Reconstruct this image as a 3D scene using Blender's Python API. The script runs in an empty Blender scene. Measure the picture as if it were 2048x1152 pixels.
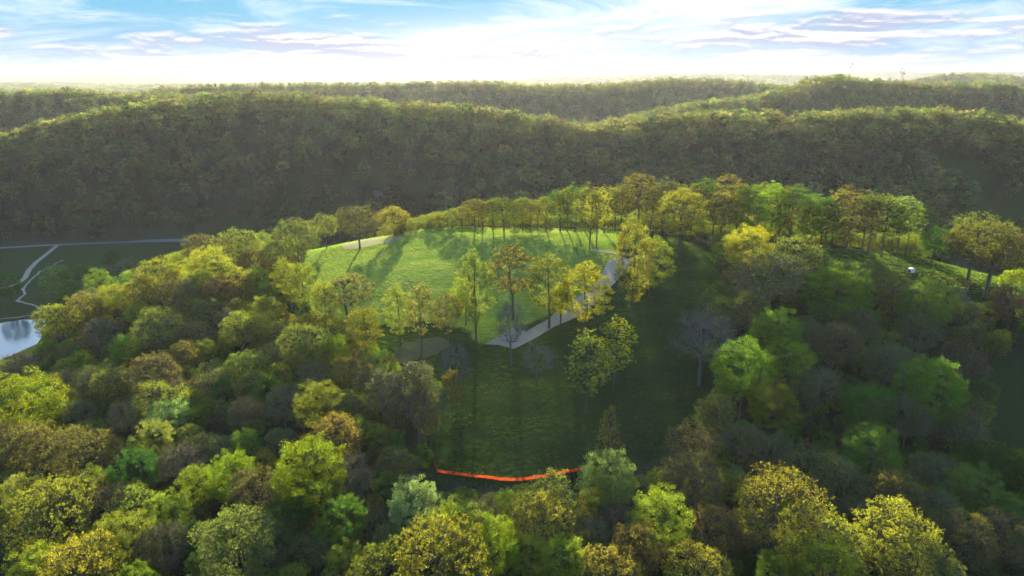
import bpy, math, random
import numpy as np
from mathutils import Vector
from mathutils.geometry import delaunay_2d_cdt
C = bpy.context.scene
COL = C.collection
R_ = random.Random(11)
rng = np.random.default_rng(5)

# ------------------------------------------------------------------ camera, light, exposure
CAM_Z = 150.0
PITCH = math.radians(17.3)
F = 1365.33                      # focal length in pixels of the 2048 px wide photograph
cam_d = bpy.data.cameras.new('camera'); cam = bpy.data.objects.new('camera', cam_d); COL.objects.link(cam)
cam_d.lens = 24.0; cam_d.sensor_width = 36.0; cam_d.clip_start = 0.5; cam_d.clip_end = 60000
cam.location = (0, 0, CAM_Z); cam.rotation_euler = (math.pi / 2 - PITCH, 0, 0)
C.camera = cam
C.render.resolution_x = 1024; C.render.resolution_y = 576

SUN_EL, SUN_AZ = math.radians(16.0), math.radians(-2.0)      # azimuth from +Y, positive to the right
sd = bpy.data.lights.new('sun', 'SUN'); sd.energy = 5.0; sd.angle = math.radians(0.6); sd.color = (1.0, 0.83, 0.53)
sun = bpy.data.objects.new('sun', sd); COL.objects.link(sun)
sun.rotation_euler = (-(math.pi / 2 - SUN_EL), 0, -SUN_AZ)

C.view_settings.view_transform = 'Standard'; C.view_settings.look = 'None'
C.view_settings.exposure = 2.6; C.view_settings.gamma = 1.0; C.view_settings.use_curve_mapping = False
cy = C.cycles
cy.max_bounces = 5; cy.diffuse_bounces = 3; cy.glossy_bounces = 2; cy.transmission_bounces = 3; cy.volume_bounces = 0
cy.transparent_max_bounces = 6; cy.use_denoising = True; cy.sample_clamp_indirect = 4.0
cy.use_adaptive_sampling = False; cy.denoising_prefilter = 'ACCURATE'
cy.caustics_reflective = False; cy.caustics_refractive = False


class NT:
    """small helper for node trees"""
    def __init__(s, tree):
        s.t = tree; s.n = tree.nodes; s.l = tree.links
    def new(s, typ, **kw):
        n = s.n.new(typ)
        for k, v in kw.items():
            if k.startswith('i_'):
                n.inputs[k[2:].replace('_', ' ')].default_value = v
            else:
                setattr(n, k, v)
        return n
    def put(s, sock, v):
        if hasattr(v, 'is_output') or isinstance(v, bpy.types.NodeSocket): s.l.new(v, sock)
        else: sock.default_value = v
    def math(s, op, a, b=0.0, c=0.0, clamp=False):
        n = s.n.new('ShaderNodeMath'); n.operation = op; n.use_clamp = clamp
        s.put(n.inputs[0], a); s.put(n.inputs[1], b); s.put(n.inputs[2], c)
        return n.outputs[0]
    def mix(s, f, a, b, blend='MIX'):
        n = s.n.new('ShaderNodeMix'); n.data_type = 'RGBA'; n.blend_type = blend
        s.put(n.inputs['Factor'], f)
        for sock, v in ((n.inputs[6], a), (n.inputs[7], b)):
            s.put(sock, v if not isinstance(v, tuple) else (v + (1.0,))[:4])
        return n.outputs[2]
    def ramp(s, f, a, b):
        n = s.n.new('ShaderNodeMapRange'); n.interpolation_type = 'SMOOTHSTEP'; n.clamp = True
        s.put(n.inputs[0], f); n.inputs[1].default_value = a; n.inputs[2].default_value = b
        return n.outputs[0]
    def noise(s, vec, scale, detail=4, rough=0.55, dist=0.0):
        n = s.n.new('ShaderNodeTexNoise'); n.inputs['Scale'].default_value = scale; n.inputs['Detail'].default_value = detail
        n.inputs['Roughness'].default_value = rough; n.inputs['Distortion'].default_value = dist
        s.l.new(vec, n.inputs['Vector'])
        return n.outputs['Fac']
    def scalev(s, vec, v, loc=(0, 0, 0)):
        n = s.n.new('ShaderNodeMapping'); n.inputs['Scale'].default_value = v; n.inputs['Location'].default_value = loc
        s.l.new(vec, n.inputs['Vector']); return n.outputs[0]


# sky: Nishita with thin cloud layers laid over it by direction
w = bpy.data.worlds.new('World'); C.world = w; w.use_nodes = True
N = NT(w.node_tree); N.n.clear()
sky = N.new('ShaderNodeTexSky', sky_type='NISHITA', sun_disc=False, sun_elevation=SUN_EL, sun_rotation=SUN_AZ,
            altitude=200, air_density=1.0, dust_density=1.2, ozone_density=2.5)
tc = N.new('ShaderNodeTexCoord').outputs['Generated']
sx = N.new('ShaderNodeSeparateXYZ'); N.l.new(tc, sx.inputs[0])
X, Y, Z = sx.outputs
az = N.math('ARCTAN2', X, Y)                      # radians, 0 = ahead
el = N.math('ARCSINE', Z)
cv = N.new('ShaderNodeCombineXYZ'); N.l.new(az, cv.inputs[0]); N.l.new(N.math('MULTIPLY', el, 5.0), cv.inputs[1])
cvec = cv.outputs[0]
def gauss(a0, e0, wa, we):
    da = N.math('DIVIDE', N.math('SUBTRACT', az, a0), wa); de = N.math('DIVIDE', N.math('SUBTRACT', el, e0), we)
    r2 = N.math('ADD', N.math('MULTIPLY', da, da), N.math('MULTIPLY', de, de))
    return N.math('EXPONENT', N.math('MULTIPLY', r2, -1.0))
SKY_K = 0.135
nish = N.mix(1.0, sky.outputs[0], (0.80 * SKY_K, 0.90 * SKY_K, 0.92 * SKY_K), 'MULTIPLY')
# towards the horizon thin high cloud and moist air even the sky out, on every side alike
low = N.mix(N.ramp(el, -0.01, 0.085), (0.076, 0.096, 0.135), (0.034, 0.096, 0.142))
skyc = N.mix(N.ramp(el, 0.10, 0.50), low, nish)
# high veil: long soft streaks, white towards the sun
n1 = N.noise(N.scalev(cvec, (2.0, 2.4, 1), (3.1, 0.2, 0)), 1.9, 7, 0.62, 0.8)
veil = N.ramp(n1, 0.44, 0.70)
glow = gauss(0.02, 0.052, 0.24, 0.030)
glowb = gauss(0.27, 0.075, 0.11, 0.035)
vf = N.math('ADD', N.math('MULTIPLY', veil, 0.62), N.math('ADD', N.math('MULTIPLY', glow, 0.55), N.math('MULTIPLY', glowb, 0.5)), clamp=True)
c1 = N.mix(vf, skyc, (0.180, 0.188, 0.198))
# low grey-violet cloud banks
n2 = N.noise(N.scalev(cvec, (2.4, 2.9, 1), (0.7, 5.3, 0)), 3.4, 6, 0.58, 0.3)
bank = N.math('ADD', gauss(-0.27, 0.036, 0.22, 0.022), N.math('ADD', gauss(0.40, 0.052, 0.25, 0.028), N.math('ADD',
       N.math('MULTIPLY', gauss(-0.645, 0.047, 0.05, 0.007), 1.6), N.math('MULTIPLY', gauss(0.0, 0.016, 0.55, 0.016), 1.0))))
bank = N.math('MINIMUM', bank, 1.4)
far_side = N.math('MULTIPLY', N.ramp(N.math('ABSOLUTE', az), 0.7, 1.2), 0.7)     # the cloud field goes on round the horizon
bank = N.math('MAXIMUM', bank, N.math('MULTIPLY', far_side, N.math('SUBTRACT', 1.0, N.ramp(el, 0.08, 0.40))))
m2 = N.math('ADD', n2, N.math('MULTIPLY', bank, 0.32))
cl = N.math('MULTIPLY', N.ramp(m2, 0.58, 0.84), 0.92)
n3 = N.noise(N.scalev(cvec, (2.4, 2.9, 1), (0.7, 5.36, 0)), 3.4, 6, 0.58, 0.3)    # the same cloud a touch higher: its lit rim
rim = N.ramp(N.math('SUBTRACT', n2, n3), -0.05, 0.07)
ccol = N.mix(rim, (0.080, 0.088, 0.124), (0.190, 0.168, 0.172))
c2 = N.mix(cl, c1, ccol)
bg = N.new('ShaderNodeBackground'); N.l.new(c2, bg.inputs[0]); bg.inputs[1].default_value = 1.0
wo = N.new('ShaderNodeOutputWorld'); N.l.new(bg.outputs[0], wo.inputs[0])


# ------------------------------------------------------------------ pixel rays and terrain
SP, CP = math.sin(PITCH), math.cos(PITCH)
def ray(px, py):
    v = (576 - py) / F
    return np.array([(px - 1024) / F, CP + v * SP, -SP + v * CP])
def at_h(px, py, h):
    d = ray(px, py); t = h / -d[2]
    return d[0] * t, d[1] * t
def proj(x, y, z):
    z = z - CAM_Z
    dep = y * CP - z * SP; up = y * SP + z * CP
    return 1024 + F * x / dep, 576 - F * up / dep, dep

# hill seen through the photograph: (px, py, metres below the camera)
hp = [(830,462,72),(1000,457,71.5),(1130,458,71.5),(1230,463,72),(860,490,72.3),(1000,500,72.3),(1120,505,72.5),(1235,512,73),
      (800,500,74.5),(760,495,76.5),(700,490,79),(640,500,82),(620,520,83),(790,470,76),(700,560,80.5),(780,560,78),(900,560,76.5),(1000,560,76.5),
      (1100,560,77),(900,600,79.5),(1000,620,81),(1000,690,86),(1100,690,86.5),(1200,640,83.5),(800,690,86.5),(640,640,87),(580,600,87),
      (1230,785,93),(1170,825,94),(1000,825,93),(900,760,90.5),(880,900,95.5),(1000,950,98),(1150,935,98.5),(1300,800,94),(1300,650,84.5),(1300,560,77.5),
      (1400,500,72.5),(1500,495,71.5),(1600,500,71.5),(1700,508,72),(1830,515,73),(1400,600,80),(1420,760,92),(1550,600,80),(1700,600,80),(1820,545,73.5),
      (1900,540,74.5),(1970,590,77),(2040,570,79),(1850,640,84),(2000,680,88),(1700,760,93),(1550,850,97),(1990,800,100),(1990,980,106),(1700,950,102),(1400,950,101),
      (560,560,86),(450,540,88),(380,530,91),(300,580,94),(240,620,97),(160,670,101),(90,720,105),(30,790,109),(400,650,93),(500,700,93),(300,750,99),(200,850,103),(400,850,97),(600,800,94),(750,800,92),
      (620,950,98),(300,980,102),(60,950,107),(200,1120,105),(600,1120,101),(1000,1120,100),(1400,1120,101),(1800,1120,104)]
pts = [at_h(a, b, h) + (h,) for a, b, h in hp]
pts += [(-240,300,128),(-235,350,131),(-250,400,131),(-190,440,131),(-100,452,131),(0,455,131),(100,450,131),(200,440,131),(330,400,131),(-300,250,131),(-275,180,127),
        (-250,100,118),(-160,40,108),(0,30,100),(100,40,98),(200,60,104),(290,120,116),(260,200,106),(290,265,104),(380,290,131),(-60,-60,96),(120,-60,96),(-60,370,86),(0,375,84),(80,360,82),(150,330,80),(220,310,96),(-130,360,96)]
pts = np.array(pts, float)
def tps(r2): return 0.5 * r2 * np.log(np.maximum(r2, 1e-9))
S = 100.0
PX, PY, PH = pts[:, 0] / S, pts[:, 1] / S, pts[:, 2]
n = len(PX)
A = tps((PX[:, None] - PX) ** 2 + (PY[:, None] - PY) ** 2) + np.eye(n) * 2e-3
Q = np.stack([np.ones(n), PX, PY], 1)
M = np.block([[A, Q], [Q.T, np.zeros((3, 3))]])
wts = np.linalg.solve(M, np.concatenate([PH, np.zeros(3)]))

def vnoise(x, y, seed=0):
    """smooth value noise, period-free, about -1..1"""
    xi, yi = np.floor(x).astype(np.int64), np.floor(y).astype(np.int64)
    fx, fy = x - xi, y - yi
    fx = fx * fx * (3 - 2 * fx); fy = fy * fy * (3 - 2 * fy)
    def hsh(a, b):
        k = (a * 374761393 + b * 668265263 + seed * 974634777) & 0xFFFFFFFF
        k = ((k ^ (k >> 13)) * 1274126177) & 0xFFFFFFFF
        return ((k ^ (k >> 16)) & 0xFFFF) / 32767.5 - 1
    return (hsh(xi, yi) * (1 - fx) + hsh(xi + 1, yi) * fx) * (1 - fy) + (hsh(xi, yi + 1) * (1 - fx) + hsh(xi + 1, yi + 1) * fx) * fy
def fbm(x, y, s, o=3, seed=0):
    r = 0
    for k in range(o): r = r + vnoise(x / s * 2 ** k, y / s * 2 ** k, seed + k) / 2 ** k
    return r
def sstep(a, b, x):
    t = np.clip((x - a) / (b - a), 0, 1); return t * t * (3 - 2 * t)

TREE_H = 17.0
# ridges behind: lists of (px, py of the canopy line, distance ahead)
ridges = [
  ([(-500,330,640),(-150,290,655),(0,272,660),(100,243,655),(200,217,655),(300,203,660),(450,187,670),(560,184,675),(650,191,667),(750,196,655),(900,207,635),(1000,222,620),(1100,236,610),(1180,246,605),(1250,240,605),(1320,229,610),(1450,222,615),(1600,226,605),(1700,220,595),(1850,216,595),(1950,226,595),(2048,240,595),(2300,240,595),(2700,250,595)], 0.80, 0),
  ([(-500,190,900),(0,183,930),(130,178,950),(260,186,980),(420,188,1020)], 0.5, 1),
  ([(230,196,1150),(330,173,1250),(450,169,1300),(600,166,1350),(780,165,1300),(950,161,1250),(1010,165,1180),(1100,170,1150),(1200,168,1200),(1350,155,1350),(1480,159,1400),(1570,170,1400)], 0.6, 2),
  ([(1200,250,840),(1290,226,880),(1400,202,930),(1500,192,960),(1590,174,1000),(1655,149,1060),(1730,158,1080),(1850,166,1100),(2048,166,1120),(2500,166,1150)], 0.55, 3),
  ([(1800,175,2565),(1880,149,2632),(1960,147,2700),(2048,156,2700),(2300,160,2700)], 0.25, 4),
  ([(-300,158,4500),(0,171,4500),(80,168,4650),(180,176,4800)], 0.2, 5),
  ([(-600,150,9360),(0,150,9360),(90,143,9540),(180,151,9720),(240,142,9000),(340,143,9000),(430,150,9360),(600,152,10080),(800,153,10800),(1000,152,10800),(1100,153,10800),(1250,150,9900),(1300,147,9360),(1400,144,9360),(1500,148,9000),(1600,143,8280),(1700,140,8100),(1800,139,7920),(1900,140,7740),(2048,138,7740),(2500,140,7740)], 0.12, 6),
  ([(1000,158,6480),(1240,150,6120),(1290,146,6120),(1400,148,5940),(1560,147,5760),(1620,152,5760)], 0.15, 7),
]
RW = []
for pl, sl, k in ridges:
    q = []
    for px, py, yy in pl:
        d = ray(px, py); t = yy / d[1]
        q.append((d[0] * t, yy, CAM_Z + d[2] * t - TREE_H))
    RW.append((np.array(q), sl, k))

def ground(x, y):
    x = np.asarray(x, float); y = np.asarray(y, float); shp = x.shape
    x = x.ravel(); y = y.ravel()
    # the near hill
    zn = np.full(x.shape, 19.0)
    m = (x > -420) & (x < 480) & (y > -260) & (y < 520)
    xs, ys = x[m] / S, y[m] / S
    h = np.full(xs.shape, wts[n]) + wts[n + 1] * xs + wts[n + 2] * ys
    for k in range(n): h += wts[k] * tps((xs - PX[k]) ** 2 + (ys - PY[k]) ** 2)
    h = np.clip(h, 66, 131)
    ed = sstep(-400, -290, x[m]) * (1 - sstep(340, 460, x[m])) * (1 - sstep(440, 500, y[m]))
    ed = np.where(y[m] < 0, np.maximum(ed, sstep(-400, -290, x[m]) * (1 - sstep(340, 460, x[m]))), ed)
    zn[m] = 19 + (CAM_Z - h - 19) * ed
    zn += fbm(x, y, 14, 3, 3) * 0.28 * sstep(19.5, 26, zn)
    # the far country
    rise = sstep(1500, 5500, y) * 22 + sstep(1300, 3000, y) * (fbm(x, y, 900, 3, 9) * 22 + 22)
    zf = 19 + rise
    big = np.clip(fbm(x, y, 150, 3, 21), -1, 1)
    for q, sl, k in RW:
        best = np.full(x.shape, -1e9)
        for (x0, y0, z0), (x1, y1, z1) in zip(q[:-1], q[1:]):
            dx, dy = x1 - x0, y1 - y0; L2 = dx * dx + dy * dy
            t = np.clip(((x - x0) * dx + (y - y0) * dy) / L2, 0, 1)
            d = np.hypot(x - x0 - t * dx, y - y0 - t * dy)
            zc = z0 + t * (z1 - z0)
            dd = np.maximum(d - 10, 0)
            spur = 1 + 0.36 * big * np.minimum(dd / 60, 1)
            best = np.maximum(best, zc - np.sqrt((sl * dd * spur) ** 2 + 9) + 3)
        if k >= 4: best = best + fbm(x, y, 420, 3, 40 + k) * 8
        zf = np.maximum(zf, best)
    zf = np.where(x < -60, 19 + (zf - 19) * sstep(548, 590, y), zf)
    r = np.maximum(zn, zf)
    return r.reshape(shp)

def axis(segs):
    out = [segs[0][0]]
    for a, b, s0, s1 in segs:
        v = a
        while v < b - 1e-6:
            f = (v - a) / (b - a); v = min(b, v + s0 + (s1 - s0) * f); out.append(v)
    return np.array(out)
gx = axis([(-9000,-2500,600,120),(-2500,-700,120,18),(-700,-240,18,3),(-240,230,3,3),(230,700,3,18),(700,2500,18,120),(2500,9000,120,600)])
gy = axis([(-900,-100,200,20),(-100,60,20,4),(60,345,2.6,2.6),(345,470,2.6,8),(470,800,8,8),(800,1500,9,14),(1500,6000,15,130),(6000,14000,150,900)])
GX, GY = np.meshgrid(gx, gy)
GZ = ground(GX, GY)

# the pond in the valley gets a basin
def wpix(px, py, zz=None, h_add=0.0):
    """world point where the pixel's ray meets the ground"""
    d = ray(px, py)
    t = np.arange(40, 1600, 1.0)
    g = gz(d[0] * t, d[1] * t) + h_add
    below = (CAM_Z + d[2] * t) <= g
    if not below.any(): return None
    i = int(np.argmax(below))
    lo, hi = t[max(i - 1, 0)], t[i]
    for _ in range(12):
        mid = (lo + hi) / 2
        if CAM_Z + d[2] * mid <= gz(np.array([d[0] * mid]), np.array([d[1] * mid]))[0] + h_add: hi = mid
        else: lo = mid
    return np.array([d[0] * hi, d[1] * hi])
def gz(x, y):
    """height of the ground mesh (bilinear)"""
    x = np.asarray(x, float); y = np.asarray(y, float)
    i = np.clip(np.searchsorted(gx, x) - 1, 0, len(gx) - 2); j = np.clip(np.searchsorted(gy, y) - 1, 0, len(gy) - 2)
    fx = np.clip((x - gx[i]) / (gx[i + 1] - gx[i]), 0, 1); fy = np.clip((y - gy[j]) / (gy[j + 1] - gy[j]), 0, 1)
    return (GZ[j, i] * (1 - fx) + GZ[j, i + 1] * fx) * (1 - fy) + (GZ[j + 1, i] * (1 - fx) + GZ[j + 1, i + 1] * fx) * fy
def gz1(x, y): return float(gz(np.array([x]), np.array([y]))[0])
def inpoly(x, y, poly):
    r = np.zeros(np.shape(x), bool); m = len(poly)
    for a in range(m):
        x0, y0 = poly[a]; x1, y1 = poly[(a + 1) % m]
        c = ((y0 > y) != (y1 > y)) & (x < (x1 - x0) * (y - y0) / ((y1 - y0) or 1e-9) + x0)
        r ^= c
    return r
def wpoly(pp): return [tuple(wpix(a, b)) for a, b in pp]

pond_poly = [tuple(at_h(a, b, 131)) for a, b in [(-260,640),(-60,652),(0,645),(50,638),(88,637),(92,660),(72,690),(40,712),(8,738),(-60,775),(-300,790)]]
mp = inpoly(GX, GY, pond_poly)
GZ[mp] = 18.0
for _ in range(2):
    pass

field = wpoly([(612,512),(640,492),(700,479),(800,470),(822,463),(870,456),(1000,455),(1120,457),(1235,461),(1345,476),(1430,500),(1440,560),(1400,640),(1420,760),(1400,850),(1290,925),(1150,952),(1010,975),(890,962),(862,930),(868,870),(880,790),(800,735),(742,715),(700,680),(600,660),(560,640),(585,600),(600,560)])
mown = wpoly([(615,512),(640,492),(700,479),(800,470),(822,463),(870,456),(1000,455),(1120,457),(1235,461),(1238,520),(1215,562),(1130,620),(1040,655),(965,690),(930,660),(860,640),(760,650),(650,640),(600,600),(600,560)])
ridge_f = wpoly([(1480,505),(1600,495),(1750,500),(1830,515),(1900,528),(1960,540),(2048,556),(2140,580),(2140,640),(2000,620),(1900,600),(1780,560),(1600,540),(1500,540)])
meadow = [tuple(wpix(a, b)) for a, b in [(1862,300),(1960,290),(2120,285),(2250,300),(2250,455),(2048,470),(1935,478),(1880,450),(1850,390)]]
ravine = wpoly([(1985,720),(2100,700),(2250,760),(2200,900),(2060,950),(1965,930),(1955,860)])
valley = [tuple(at_h(a, b, 131)) for a, b in [(-900,500),(-200,499),(0,494),(180,484),(375,480),(480,470),(560,500),(420,600),(300,690),(120,800),(-300,820),(-900,900)]]
zone = {}
for nm, pl in (('field', field), ('mown', mown), ('ridge', ridge_f), ('meadow', meadow), ('ravine', ravine), ('valley', valley)):
    zone[nm] = pl
def open_ground(x, y):
    x = np.asarray(x, float); y = np.asarray(y, float)
    r = np.zeros(x.shape, bool)
    for pl in zone.values(): r |= inpoly(x, y, pl)
    return r

# ------------------------------------------------------------------ materials
def mat(name, build):
    m = bpy.data.materials.new(name); m.use_nodes = True
    t = NT(m.node_tree); t.n.clear(); out = t.new('ShaderNodeOutputMaterial')
    build(t, out); return m
def principled(t, out, col, rough=0.9, bump=None, bs=0.3, bd=0.3, spec=0.2, metal=0.0):
    p = t.new('ShaderNodeBsdfPrincipled'); t.put(p.inputs['Base Color'], col if not isinstance(col, tuple) else col + (1,))
    t.put(p.inputs['Roughness'], rough); p.inputs['Specular IOR Level'].default_value = spec; p.inputs['Metallic'].default_value = metal
    if bump is not None:
        b = t.new('ShaderNodeBump'); b.inputs['Strength'].default_value = bs; b.inputs['Distance'].default_value = bd
        t.l.new(bump, b.inputs['Height']); t.l.new(b.outputs[0], p.inputs['Normal'])
    t.l.new(p.outputs[0], out.inputs[0]); return p
def simple(name, col, rough=0.85, var=0.25, scale=2.0, bs=0.3, spec=0.2, metal=0.0):
    def b(t, out):
        pos = t.new('ShaderNodeTexCoord').outputs['Object']
        nz = t.noise(pos, scale, 5)
        c = t.mix(nz, tuple(v * (1 - var) for v in col), tuple(min(1, v * (1 + var)) for v in col))
        principled(t, out, c, rough, nz, bs, 0.05, spec, metal)
    return mat(name, b)

def ground_mat(t, out):
    pos = t.new('ShaderNodeNewGeometry').outputs['Position']
    def attr(nm): return t.new('ShaderNodeAttribute', attribute_name=nm).outputs['Fac']
    nb = t.noise(pos, 0.03, 5, 0.6); nm_ = t.noise(pos, 0.22, 6, 0.65); nf = t.noise(pos, 1.6, 5, 0.7)
    st = t.noise(t.scalev(pos, (0.25, 1.3, 1)), 0.6, 4, 0.6)        # mowing and seeding streaks
    litter = t.mix(t.ramp(nm_, 0.35, 0.65), (0.040, 0.036, 0.022), (0.024, 0.036, 0.015))
    litter = t.mix(t.ramp(nf, 0.5, 0.75), litter, (0.065, 0.054, 0.036))
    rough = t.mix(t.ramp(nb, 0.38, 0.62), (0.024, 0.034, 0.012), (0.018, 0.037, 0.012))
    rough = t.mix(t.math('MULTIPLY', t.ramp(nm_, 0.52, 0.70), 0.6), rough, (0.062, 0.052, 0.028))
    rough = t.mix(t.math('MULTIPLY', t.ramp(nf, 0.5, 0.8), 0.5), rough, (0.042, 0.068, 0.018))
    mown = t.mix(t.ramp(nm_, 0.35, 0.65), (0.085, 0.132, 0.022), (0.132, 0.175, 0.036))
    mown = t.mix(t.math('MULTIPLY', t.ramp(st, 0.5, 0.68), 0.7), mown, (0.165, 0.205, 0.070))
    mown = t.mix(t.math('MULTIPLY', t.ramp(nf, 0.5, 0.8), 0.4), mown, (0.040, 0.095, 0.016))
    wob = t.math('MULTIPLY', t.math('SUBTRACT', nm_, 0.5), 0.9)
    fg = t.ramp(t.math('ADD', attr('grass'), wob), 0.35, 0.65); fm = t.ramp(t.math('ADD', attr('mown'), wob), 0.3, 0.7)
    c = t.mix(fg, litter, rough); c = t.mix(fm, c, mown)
    # beyond a few kilometres single trees cannot be told apart: the woods are part of the ground's colour
    c = t.mix(attr('woods'), c, t.mix(t.ramp(t.noise(pos, 0.02, 6, 0.7), 0.42, 0.6), (0.022, 0.034, 0.012), (0.075, 0.070, 0.026)))
    hh = t.math('ADD', t.math('MULTIPLY', nf, 0.5), t.math('MULTIPLY', nm_, 1.0))
    bp = t.new('ShaderNodeBump'); bp.inputs['Strength'].default_value = 0.7; bp.inputs['Distance'].default_value = 0.5
    t.l.new(hh, bp.inputs['Height'])
    df = t.new('ShaderNodeBsdfDiffuse'); t.l.new(c, df.inputs[0]); t.l.new(bp.outputs[0], df.inputs['Normal']); t.l.new(df.outputs[0], out.inputs[0])
M_GROUND = mat('ground', ground_mat)

def leaf_mat(t, out):
    tint = t.new('ShaderNodeAttribute', attribute_name='leaf_tint'); tint.attribute_type = 'INSTANCER'
    va = t.new('ShaderNodeAttribute', attribute_name='vary').outputs['Fac']
    hs = t.new('ShaderNodeHueSaturation')
    t.l.new(tint.outputs['Color'], hs.inputs['Color'])
    t.put(hs.inputs['Hue'], t.math('ADD', 0.465, t.math('MULTIPLY', va, 0.07)))
    t.put(hs.inputs['Value'], t.math('ADD', 0.55, t.math('MULTIPLY', va, 0.95)))
    t.put(hs.inputs['Saturation'], t.math('SUBTRACT', 1.12, t.math('MULTIPLY', va, 0.25)))
    d = t.new('ShaderNodeBsdfDiffuse'); t.l.new(hs.outputs[0], d.inputs[0])
    tr = t.new('ShaderNodeBsdfTranslucent')
    t.l.new(t.mix(1.0, hs.outputs[0], (1.2, 1.4, 0.6), 'MULTIPLY'), tr.inputs[0])
    mx = t.new('ShaderNodeMixShader'); mx.inputs[0].default_value = 0.6
    t.l.new(d.outputs[0], mx.inputs[1]); t.l.new(tr.outputs[0], mx.inputs[2])
    t.l.new(mx.outputs[0], out.inputs[0])
M_LEAF = mat('leaves', leaf_mat)
M_BARK = simple('bark', (0.085, 0.072, 0.060), 0.9, 0.35, 3.0, 0.4, spec=0.0)
M_BARKP = simple('pale_bark', (0.10, 0.094, 0.085), 0.9, 0.3, 3.0, 0.4, spec=0.0)
M_TWIG = simple('twigs', (0.115, 0.100, 0.066), 0.95, 0.3, 2.0, 0.2, spec=0.0)
M_GRAVEL = simple('gravel', (0.215, 0.19, 0.150), 0.95, 0.22, 2.5, 0.5, spec=0.0)
M_DIRT = simple('bare_earth', (0.080, 0.070, 0.045), 0.95, 0.3, 1.2, 0.5, spec=0.0)
M_ROAD = simple('worn_asphalt', (0.12, 0.125, 0.135), 0.8, 0.2, 0.6, 0.2, spec=0.0)
M_STONE = simple('creek_stone', (0.20, 0.19, 0.17), 0.9, 0.4, 3.0, 0.5, spec=0.0)
M_STEEL = simple('grey_steel', (0.14, 0.15, 0.17), 0.6, 0.15, 2.0, 0.1, 0.4)
M_WOOD = simple('weathered_wood', (0.10, 0.085, 0.07), 0.9, 0.3, 3.0, 0.3)
M_WHITE = simple('white_sheeting', (0.55, 0.58, 0.64), 0.5, 0.06, 1.5, 0.2, 0.4)
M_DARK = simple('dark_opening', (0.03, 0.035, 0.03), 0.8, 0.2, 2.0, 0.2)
M_ROOF = simple('grey_roofing', (0.12, 0.12, 0.13), 0.85, 0.2, 3.0, 0.3)
M_SIDING = simple('pale_siding', (0.20, 0.21, 0.22), 0.7, 0.08, 3.0, 0.1)
def netmat(t, out):
    pos = t.new('ShaderNodeTexCoord').outputs['Object']
    nz = t.noise(pos, 0.9, 5, 0.7); nz2 = t.noise(pos, 6.0, 3, 0.7)
    c = t.mix(t.ramp(nz, 0.35, 0.7), (0.42, 0.075, 0.022), (0.58, 0.125, 0.04))
    c = t.mix(t.math('MULTIPLY', t.ramp(nz2, 0.5, 0.7), 0.45), c, (0.30, 0.07, 0.02))
    d = t.new('ShaderNodeBsdfDiffuse'); t.l.new(c, d.inputs[0]); tr = t.new('ShaderNodeBsdfTranslucent'); t.l.new(c, tr.inputs[0])
    mx = t.new('ShaderNodeMixShader'); mx.inputs[0].default_value = 0.4
    t.l.new(d.outputs[0], mx.inputs[1]); t.l.new(tr.outputs[0], mx.inputs[2]); tp = t.new('ShaderNodeBsdfTransparent'); m2_ = t.new('ShaderNodeMixShader')
    t.put(m2_.inputs[0], t.math('ADD', 0.12, t.math('MULTIPLY', t.ramp(t.noise(pos, 2.2, 4, 0.8), 0.45, 0.65), 0.45)))
    t.l.new(mx.outputs[0], m2_.inputs[1]); t.l.new(tp.outputs[0], m2_.inputs[2]); t.l.new(m2_.outputs[0], out.inputs[0])
M_NET = mat('orange_netting', netmat)
def watermat(t, out):
    pos = t.new('ShaderNodeNewGeometry').outputs['Position']
    principled(t, out, (0.03, 0.045, 0.055), 0.12, t.noise(pos, 0.8, 4), 0.12, 0.08, 1.0)
M_WATER = mat('pond_water', watermat)

# ------------------------------------------------------------------ object helpers
def mesh_np(name, v, faces_flat, counts, mats=(), mat_idx=None, attrs=None, smooth=False):
    me = bpy.data.meshes.new(name)
    v = np.asarray(v, np.float32); faces_flat = np.asarray(faces_flat, np.int32); counts = np.asarray(counts, np.int32)
    me.vertices.add(len(v)); me.vertices.foreach_set('co', v.ravel())
    me.loops.add(len(faces_flat)); me.loops.foreach_set('vertex_index', faces_flat)
    me.polygons.add(len(counts))
    st = np.concatenate([[0], np.cumsum(counts)[:-1]]).astype(np.int32)
    me.polygons.foreach_set('loop_start', st)
    if mat_idx is not None: me.polygons.foreach_set('material_index', np.asarray(mat_idx, np.int32))
    me.polygons.foreach_set('use_smooth', np.full(len(counts), bool(smooth)))
    for m in mats: me.materials.append(m)
    for k, (dom, arr) in (attrs or {}).items():
        a = me.attributes.new(k, 'FLOAT', dom); a.data.foreach_set('value', np.asarray(arr, np.float32))
    me.update(calc_edges=True); me.validate()
    return me
def tag(o, label=None, cat=None, group=None, kind=None):
    if label: o['label'] = label
    if cat: o['category'] = cat
    if group: o['group'] = group
    if kind: o['kind'] = kind
    return o
def link(name, data, parent=None, loc=None):
    o = bpy.data.objects.new(name, data); COL.objects.link(o)
    if parent is not None: o.parent = parent
    if loc is not None: o.location = loc
    return o
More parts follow.
